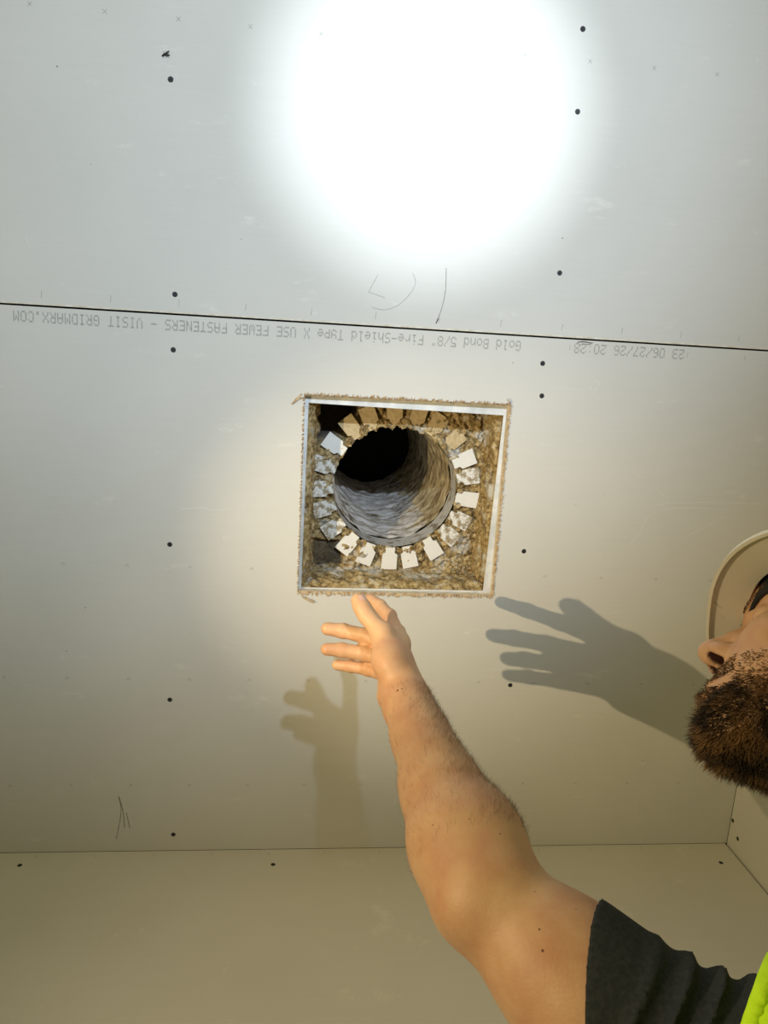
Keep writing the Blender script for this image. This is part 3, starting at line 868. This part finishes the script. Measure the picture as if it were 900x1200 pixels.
B.ell(TH[1] + V3(.02, -.05, 0), (.52, .52, .52), None, .2)
B.ell(L(TH[2], TH[3], .5), (.43, .43, .44), None, .15)
def finger(mcp, tip, r, bend, k=.10):
    d = tip - mcp; Ln = np.linalg.norm(d); d = d / Ln
    n = bend - d * (bend @ d); n = n / np.linalg.norm(n)
    p1 = mcp + d * Ln * .44 + n * Ln * .075
    p2 = mcp + d * Ln * .73 + n * Ln * .055
    tp_ = tip - d * r * .8
    B.chain([mcp, p1], [r * 1.08, r * 1.0], k)
    B.chain([p1, p2], [r * 1.0, r * .96], k)
    B.chain([p2, tp_], [r * .96, r * .86], k)
    B.ell(p1, (r * 1.08,) * 3, None, k); B.ell(p2, (r * .99,) * 3, None, k)
    for q, w in ((p1, .02), (p2, .02)):                                # flexion creases on the pad side
        B.cap(q - n * r * 1.08 + np.cross(d, n) * .3, q - n * r * 1.08 - np.cross(d, n) * .3, .045, .045, .05, 's')
    return [mcp, p1, p2, tp_], d, n
FG = []
for mcp, tip, r in zip(MCP, TIP, (.37, .385, .37, .325)):
    FG.append(finger(mcp, tip, r, V3(.55, 0, .83)))
# --- left arm hanging at the side
EL = V3(38.6, 6.6, -46.0); WL = V3(36.0, 6.0, -55.5)
B.chain([SHL, L(SHL, EL, .5), EL], [2.5, 2.1, 1.65], .8)
B.chain([EL, L(EL, WL, .3), L(EL, WL, .7), WL], [1.65, 1.75, 1.25, .98], .7)
pl = V3(35.4, 6.2, -58.6)
for i, (dx, ln) in enumerate(((-.95, 3.3), (-.32, 3.7), (.32, 3.4), (.92, 2.6))):
    kn = pl + V3(dx, 0, .1 * abs(dx)); B.cap(L(WL, pl, .3) + V3(dx * .6, 0, 0), kn, .55, .46, .35)
    k1 = kn + V3(dx * .1, .25, -ln * .45); k2 = k1 + V3(0, .45, -ln * .28); k3 = k2 + V3(0, .5, -ln * .2)
    B.chain([kn, k1, k2, k3], [.42, .36, .32, .27], .1)
B.chain([WL + V3(-.5, 0, -.5), pl + V3(-1.5, .3, 1.0), pl + V3(-1.9, .6, -.2), pl + V3(-1.9, .9, -1.1)], [.7, .5, .4, .3], .2)
body = field_obj(B, 'body', M['skin'], person)
_co = np.zeros(len(body.data.vertices) * 3, np.float32); body.data.vertices.foreach_get('co', _co); _co = _co.reshape(-1, 3)
_in = _co.copy(); _in[:, 2] -= CEIL; _in = _in / S
_nv = np.zeros(len(_in), np.float32)
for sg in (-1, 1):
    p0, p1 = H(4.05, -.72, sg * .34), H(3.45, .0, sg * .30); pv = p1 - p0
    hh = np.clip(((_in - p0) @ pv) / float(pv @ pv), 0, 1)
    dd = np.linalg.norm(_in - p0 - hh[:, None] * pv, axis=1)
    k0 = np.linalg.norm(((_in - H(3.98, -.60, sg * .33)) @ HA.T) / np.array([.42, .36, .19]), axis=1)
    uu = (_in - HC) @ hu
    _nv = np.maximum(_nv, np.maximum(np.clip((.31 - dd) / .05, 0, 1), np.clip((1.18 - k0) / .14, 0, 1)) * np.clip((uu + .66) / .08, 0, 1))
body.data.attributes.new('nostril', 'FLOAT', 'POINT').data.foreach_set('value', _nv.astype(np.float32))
del B
bvh = BVHTree.FromObject(body, bpy.context.evaluated_depsgraph_get()) if False else None
bme = body.data
bco = np.zeros(len(bme.vertices) * 3, np.float32); bme.vertices.foreach_get('co', bco); bco = bco.reshape(-1, 3)
bno = np.zeros(len(bme.vertices) * 3, np.float32); bme.vertex_normals.foreach_get('vector', bno); bno = bno.reshape(-1, 3)
bin_ = bco.copy(); bin_[:, 2] -= CEIL; bin_ /= S                      # inches
bvh = BVHTree.FromPolygons([Vector(c) for c in bco], [tuple(p.vertices) for p in bme.polygons])

# --- hair as tapered strands
def strands(name, roots, dirs, lens, w, droop, material, parent, seg=3):
    vs, fs = [], []
    for p, d, ln in zip(roots, dirs, lens):
        d = Vector(d).normalized(); p = Vector(p)
        side = d.orthogonal().normalized(); side = Matrix.Rotation(random.random() * 6.28, 3, d) @ side
        s2 = d.cross(side)
        b = len(vs)
        for k in range(seg):
            u = k / seg; ww = w * (1 - .75 * u)
            for a in (0, 2.094, 4.189):
                vs.append(tuple(p + (side * math.cos(a) + s2 * math.sin(a)) * ww))
            d = (d + droop * (ln / seg) + Vector((random.gauss(0, .13), random.gauss(0, .13), random.gauss(0, .13)))).normalized()
            p = p + d * (ln / seg)
        vs.append(tuple(p))
        for k in range(seg - 1):
            for a in range(3):
                c = (a + 1) % 3
                fs.append((b + k * 3 + a, b + k * 3 + c, b + k * 3 + 3 + c, b + k * 3 + 3 + a))
        for a in range(3):
            fs.append((b + (seg - 1) * 3 + a, b + (seg - 1) * 3 + (a + 1) % 3, b + seg * 3))
    return obj(name, vs, fs, material, parent, True, inches=False)

hl = (bin_ - HC) @ HA.T                                                # head-local coordinates
a_, b_, c_ = hl[:, 0], hl[:, 1], np.abs(hl[:, 2])
c_ = np.where(np.linalg.norm(hl, axis=1) < 6.2, c_, 99.0)
dens = np.zeros(len(hl))
jaw = (b_ < -2.35) & (b_ > -5.3) & (a_ > -.2) & (a_ < 4.6) & (c_ < 3.0)
side_ = (c_ < 3.2) & (a_ > -.4) & (a_ < 3.1) & (b_ <= -1.0 + .0 * a_) & (b_ > -3.4) & (c_ > 1.15)
burn = (a_ > -.2) & (a_ < 1.0) & (b_ < 1.6) & (b_ > -1.2) & (c_ > 1.9) & (c_ < 2.8)
must = (b_ < -.95) & (b_ > -1.62) & (a_ > 3.0) & (c_ < 1.35)
under = (b_ < -2.0) & (a_ > 1.2) & (c_ < 2.6) & (b_ > -5.4)
chinm = (c_ < 9) & (a_ > 3.0) & (b_ < -2.45) & (c_ < 1.6)
dens[side_] = .55; dens[burn] = .3; dens[must] = .8; dens[jaw | under | chinm] = 1.0
cand = np.where(dens > 0)[0]
pr = dens[cand] / dens[cand].sum()
pick = rng.choice(cand, size=15000, p=pr)
roots = bco[pick] + rng.normal(0, .0008, (len(pick), 3))
nn = bno[pick]
down = -hu * 1.0 + hf * .25
hp = hl[pick]
chinw = np.clip(1 - np.linalg.norm((hp - np.array([3.0, -3.7, 0])) / np.array([2.2, 1.4, 1.8]), axis=1), 0, 1)
lens = (.18 + .42 * np.clip((-hp[:, 1] - 1.6) / 1.6, 0, 1) + .04 * chinw) * S * rng.uniform(.7, 1.15, len(pick))
lens[(hp[:, 1] > -1.6)] *= .75
dirs = nn * .75 + down * .75 + rng.normal(0, .22, nn.shape)
beard = strands('beard', roots, dirs, lens, .00042, Vector(tuple(-hu * 12.0)), M['hair'], person)
tag(beard, 'short dark brown full beard', kind='stuff')
# eyebrows and cropped side hair
eb = np.where((c_ < 9) & (np.abs(b_ - 2.05) < .2) & (a_ > 2.6) & (c_ > .3) & (c_ < 1.9))[0]
if len(eb):
    pk = rng.choice(eb, 500)
    strands('eyebrows', bco[pk], bno[pk] + hr * np.sign(hl[pk, 2])[:, None] * 1.2 + rng.normal(0, .15, (500, 3)), np.full(500, .003), .0003, Vector((0, 0, 0)), M['hair'], person)
sh = np.where((c_ < 9) & (a_ < .2) & (b_ > -1.2) & (b_ < 3.0) & ((c_ > 2.0) | (a_ < -2.2)) & ~((np.abs(a_ + .3) < .9) & (b_ < 1.6) & (b_ > -1.2)))[0]
pk = rng.choice(sh, 3500)
tag(strands('hair', bco[pk], bno[pk] - hu * .8 - hf * .4 + rng.normal(0, .15, (3500, 3)), np.full(3500, .012), .0004, Vector((0, 0, 0)), M['hair'], person), kind='stuff')
# arm hair
tt = ((bin_ - ELB) @ ax_f) / float(ax_f @ ax_f)
radial = np.linalg.norm(bin_ - ELB - tt[:, None] * ax_f, axis=1)
fa = np.where((tt > .12) & (tt < 1.02) & (radial < 3.0) & (bin_[:, 2] > -29))[0]
pw = np.clip(.15 + bno[fa] @ np.array([.8, .0, .0]) + .5 * tt[fa], .05, 2)
NH = 7500
pk = rng.choice(fa, NH, p=pw / pw.sum())
axn = ax_f / np.linalg.norm(ax_f)
tag(strands('arm_hair', bco[pk], bno[pk] * .42 + axn * .9 + np.cross(axn, bno[pk]) * .35 + rng.normal(0, .3, (NH, 3)), rng.uniform(.004, .010, NH), .00009, Vector((0, 0, 0)), M['armhair'], person), 'fine brown hair along the forearm', kind='stuff')

# fingernails
def nail(c, ax_, nrm, ln, w, name='fingernail'):
    ax_ = ax_ / np.linalg.norm(ax_); nrm = nrm - ax_ * (nrm @ ax_); nrm = nrm / np.linalg.norm(nrm); sd = np.cross(ax_, nrm)
    hit = bvh.ray_cast(W(*(c + nrm * 1.2)), Vector(tuple(-nrm)))
    if hit[0] is None: return
    c = np.array(hit[0]); c[2] -= CEIL; c = c / S
    vs, fs = [], []
    nu, nv = 7, 5
    for j in range(nv):
        for i in range(nu):
            u = (i / (nu - 1) - .5) * 2; v = (j / (nv - 1) - .5) * 2
            wu = w * (1 - .12 * v * v)
            q = c + sd * u * wu * .5 + ax_ * v * ln * .5 * (1 - .12 * u * u) + nrm * (.022 - .20 * w * u * u)
            vs.append(tuple(q))
    for j in range(nv - 1):
        for i in range(nu - 1):
            fs.append((j * nu + i, j * nu + i + 1, (j + 1) * nu + i + 1, (j + 1) * nu + i))
    obj(name, vs, fs, M['nail'], person, True)
for pts, d, n in FG:
    nail(L(pts[2], pts[3], .75), pts[3] - pts[2], n, .42, .40)
nail(L(TH[2], TH[3], .80), TH[3] - TH[2], V3(.55, -.75, -.55), .5, .5)

# moles and a small scab on the arm, found by looking at the arm from below
def mole(px, py, r, name='mole'):
    d = Vector([(R[0][i] * (px - 450) / 870 + R[1][i] * (py - 600) / 870 + R[2][i]) for i in range(3)]).normalized()
    h = bvh.ray_cast(W(*CAM), d)
    if h[0] is None: return
    c, n_ = h[0], h[1]
    if n_.dot(d) > 0: n_ = -n_
    a = n_.orthogonal().normalized(); b = n_.cross(a)
    vs = [tuple(c + n_ * .0006)] + [tuple(c + (a * math.cos(t_) + b * math.sin(t_)) * r * random.uniform(.8, 1.15) - n_ * .0004) for t_ in np.arange(0, 6.2, .7)]
    fs = [(0, i, i + 1) for i in range(1, len(vs) - 1)] + [(0, len(vs) - 1, 1)]
    me_ = obj(name, vs, fs, M['mole'], person, True, inches=False)
for px, py, r in [(507, 967, .0012), (550, 960, .0010), (632, 1089, .0014), (636, 1114, .0018), (690, 1128, .0014), (586, 977, .0012), (675, 1066, .0009), (627, 1045, .0009)]:
    mole(px, py, r)
mole(466, 809, .0022, 'scab'); mole(471, 807, .0018, 'scab')

# eyes
for sg in (-1, 1):
    cc = H(2.76, 1.25, sg * 1.22)
    e = ell_mesh('eye', tuple(float(q) for q in cc), (.50, .50, .50), Matrix.Identity(3), M['eyewhite'], person, 16, 10)
    ic = cc + .36 * (hf * .9 + hu * .45)
    ell_mesh('iris', tuple(float(q) for q in ic), (.16, .16, .16), Matrix.Identity(3), M['iris'], e, 10, 6)

# ------------------------------------------------------------------ clothing
UA = (SHR - ELB) / np.linalg.norm(SHR - ELB)
HEM = L(ELB, SHR, .37)
def wr_sleeve(P):
    q = P - HEM
    s_ = q @ UA
    ph = np.arctan2(q @ V3(.46, -.88, .1), q @ V3(.1, .1, 1.0))
    g = np.clip((s_ - .2) / 1.3, .0, 1)
    x1 = s_ * (3.2 + .32 * s_) + .9 * np.sin(ph * 1.4 + .6) + .5 * np.sin(s_ * .9 + ph)
    x2 = s_ * 3.7 - 1.2 * np.sin(ph * 2.0 + 2.0)
    rd = (1 - np.abs(np.sin(x1))) ** 1.6
    r2 = (1 - np.abs(np.sin(x2))) ** 2
    return -(.27 * rd + .12 * r2) * g
C = Field((22.5, .5, -66), (46, 31.5, -24), .11)
C.cap(L(ELB, SHR, .05), SHR + UA * .2, 2.24, 2.9, .4, warp=wr_sleeve)
C.ell(L(SHR, ELB, .50) + V3(-.1, .15, -.1), (4.9, 2.27, 2.55), BIX, .8, warp=wr_sleeve)
C.cap(L(ELB, SHR, .62), NECK + V3(-.4, 1.0, -2.2), 2.2, 2.5, .9, warp=wr_sleeve)
C.cap(SHR + UA * .2, NECK + V3(.2, 1.5, -3.0), 3.0, 3.4, 1.0, warp=lambda P: -.12 * np.sin(P[..., 0] * 2.6 + P[..., 1] * 1.3) * np.sin(P[..., 2] * 1.1))
C.ell((35.6, 15.5, -44), (5.0, 7.2, 12.5), None, 1.5)
C.ell((36.2, 15.5, -56), (4.8, 6.6, 8.0), None, 1.5)
C.cap(NECK + V3(.2, -1, -3.4), SHL, 3.2, 2.9, 1.2)
C.cap(SHL, L(SHL, EL, .62), 2.85, 2.6, .6)
C.cap(NECK + V3(-.2, 0, 3.2), NECK + V3(0, 0, -1.4), 2.45, 2.6, .4, 's')
C.cap(NECK + V3(.2, 0, -9), NECK + V3(.1, 0, -3.6), 4.2, 3.5, 1.2)
HEMP = V3(25.0, 19.64, -29.06); HN = V3(.838, -.24, -.49)
C.apply(lambda P: -((P - HEMP) @ HN), HEM - 6, HEM + 6, .01, 'i')
EH = L(SHL, EL, .58); UE = (SHL - EL) / np.linalg.norm(SHL - EL)
C.apply(lambda P: -((P - EH) @ UE), EH - 3.2, EH + 3.2, .01, 'i')
shirt = field_obj(C, 'tshirt', M['shirt'], person)
md = shirt.modifiers.new('soften', 'SMOOTH'); md.factor = .5; md.iterations = 3
tag(shirt, 'black t-shirt with wrinkled short sleeve')
del C
# vest
def vest_field(grow, armcut):
    G = Field((24, -1, -66), (47, 31.5, -26), .16)
    G.cap(L(ELB, SHR, .62), NECK + V3(-.4, 1.0, -2.2), 2.3 + grow, 2.5 + grow, .9)
    G.cap(SHR + UA * .2, NECK + V3(.2, 1.5, -3.0), 3.0 + grow, 3.4 + grow, 1.0)
    G.ell((35.6, 15.5, -44), (5.0 + grow, 7.2 + grow, 12.5 + grow), None, 1.5)
    G.ell((36.2, 15.5, -56), (4.8 + grow, 6.6 + grow, 8.0 + grow), None, 1.5)
    G.cap(NECK + V3(.2, -1, -3.4), SHL, 3.2 + grow, 2.9 + grow, 1.2)
    return G
ACN = V3(-.72, -.05, .69); ACN = ACN / np.linalg.norm(ACN)
ACP = V3(29.3, 19.5, -30.5)
def vest(grow, shift, name, material, parent, band=None):
    G = vest_field(grow, 0)
    lo, hi = (24, -1, -66), (47, 31.5, -26)
    G.apply(lambda P: (P - ACP) @ ACN - shift, lo, hi, .01, 'i')
    G.apply(lambda P: (P - V3(27.4, 20, -31)) @ V3(-.97, .24, 0), lo, hi, .01, 'i')
    if band: G.apply(lambda P: -((P - ACP) @ ACN - shift + band), lo, hi, .01, 'i')
    G.apply(lambda P: -(P[..., 1] - (SHL[1] + .3)), lo, hi, .01, 'i')
    G.cap(NECK + V3(-.6, 0, 3.4), NECK + V3(-2.2, 0, -4.5), 2.9, 3.0, .3, 's')
    return field_obj(G, name, material, parent)
vs_ = vest(.66, 0, 'vest', M['vest'], person)
tag(vs_, 'fluorescent yellow-green safety vest')
vest(.72, .12, 'piping', M['vest'], vs_, .45)
# trousers and boots
Q = Field((28, 4, FLOOR - .5), (45, 27, -56), .3)
Q.ell((36.4, 15.5, -60), (5.0, 6.7, 5.0), None, 1.5)
for sg in (-1, 1):
    Q.chain([(36.4, 15.5 + sg * 3.2, -61), (35.8, 15.5 + sg * 4.0, -75), (36.8, 15.5 + sg * 4.2, -90)], [3.9, 3.0, 2.7], 1.2)
field_obj(Q, 'trousers', M['trousers'], person)
del Q
for sg in (-1, 1):
    K = Field((28, 15.5 + sg * 4.2 - 4, FLOOR - .2), (42, 15.5 + sg * 4.2 + 4, -84), .2)
    K.cap((36.9, 15.5 + sg * 4.2, FLOOR + 2), (36.9, 15.5 + sg * 4.2, -85), 2.2, 2.3, .8)
    K.cap((37.2, 15.5 + sg * 4.2, FLOOR + 1.6), (30.9, 15.5 + sg * 4.6, FLOOR + 1.5), 1.9, 1.75, .8)
    K.apply(lambda P: -(P[..., 2] - FLOOR), (27, 0, FLOOR - 1), (43, 30, FLOOR + 1), .01, 'i')
    field_obj(K, 'boot', M['boot'], person)

# ------------------------------------------------------------------ hard hat
hat = empty('hard_hat')
tag(hat, 'cream white hard hat with a brim worn by the bearded person', 'hard hat')
def hat_outline(t_, rf, rb, rs):                                      # plan outline: peak forward
    c, s_ = math.cos(t_), math.sin(t_)
    a = (rf if c > 0 else rb) * (abs(c) ** .74) * (1 if c > 0 else -1)
    return a, rs * (abs(s_) ** .74) * (1 if s_ > 0 else -1)
na = 72
BF = 5.2
vs, fs = [], []
rings = []
# outer shell top to brim, lip, underside, back up inside
prof = [(.02, 6.6), (.30, 6.5), (.55, 6.15), (.78, 5.4), (.93, 4.3), (1.0, 2.75)]
U0 = 2.30
def ring(pts): 
    rings.append(len(vs)); vs.extend(pts)
def dome(sc, u, inset=0.0):
    out = []
    for i in range(na):
        a, c = hat_outline(2 * math.pi * i / na, 3.95 - inset, 4.75 - inset, 3.55 - inset)
        out.append(tuple(float(q) for q in H(a * sc - .15, u, c * sc)))
    return out
def brim(rf, rb, rs, u, drop=0.0):
    out = []
    for i in range(na):
        t_ = 2 * math.pi * i / na
        a, c = hat_outline(t_, rf, rb, rs)
        out.append(tuple(float(q) for q in H(a - .15, u - drop * max(0, math.cos(t_)) + .16 * abs(math.sin(t_)) ** 2, c)))
    return out
for sc, u in prof: ring(dome(sc, u))
ring(brim(4.05, 4.85, 3.65, U0 + .22))
ring(brim(BF - .12, 5.25, 5.28, U0 + .10, .35))
ring(brim(BF, 5.35, 5.40, U0 + .02, .35))
ring(brim(BF + .02, 5.37, 5.42, U0 - .22, .35))
ring(brim(BF - .10, 5.27, 5.30, U0 - .22, .35))
ring(brim(BF - .13, 5.24, 5.27, U0 - .02, .35))
ring(brim(3.90, 4.70, 3.50, U0 + .10))
for sc, u in prof[::-1]: ring(dome(sc, u - .1, .12))
for k in range(len(rings) - 1):
    for i in range(na):
        j = (i + 1) % na
        fs.append((rings[k] + i, rings[k] + j, rings[k + 1] + j, rings[k + 1] + i))
fs.append(tuple(range(rings[0], rings[0] + na))[::-1]); fs.append(tuple(range(rings[-1], rings[-1] + na)))
shell = obj('shell', vs, fs, M['helmet'], hat, True)
md = shell.modifiers.new('edges', 'EDGE_SPLIT'); md.split_angle = math.radians(50)
# headband and brow pad
vs, fs = [], []
for k, (g, u) in enumerate([(0.0, 1.75), (0.0, 3.1), (.16, 3.1), (.16, 1.75)]):
    for i in range(48):
        a, c = hat_outline(2 * math.pi * i / 48, 3.62 + g, 4.35 + g, 3.12 + g)
        vs.append(tuple(float(q) for q in H(a - .15, u, c)))
for k in range(4):
    for i in range(48):
        j = (i + 1) % 48; k2 = (k + 1) % 4
        fs.append((k * 48 + i, k * 48 + j, k2 * 48 + j, k2 * 48 + i))
obj('headband', vs, fs, M['headband'], hat, True)
# moulded marks on the underside of the peak
mk = MB()
for pts in [[(4.75, -1.5), (4.3, -2.1)], [(4.2, -1.2), (4.5, -.9)], [(4.6, .2), (4.3, .45)], [(4.9, -.6), (4.6, -.2)], [(4.35, -.3), (4.25, .0)]]:
    p0, p1 = pts
    n_ = Vector((p1[0] - p0[0], p1[1] - p0[1])).orthogonal().normalized() * .012
    q = []
    for (a, c), sgn in ((p0, 1), (p1, 1), (p1, -1), (p0, -1)):
        q.append(tuple(float(z) for z in H(a + sgn * n_.x, U0 + .05 - (a - 3.9) * .42, c + sgn * n_.y)))
    mk.add(q, [(0, 1, 2, 3)])
tag(mk.build('moulded_marks', M['pencil'], hat), kind='stuff')
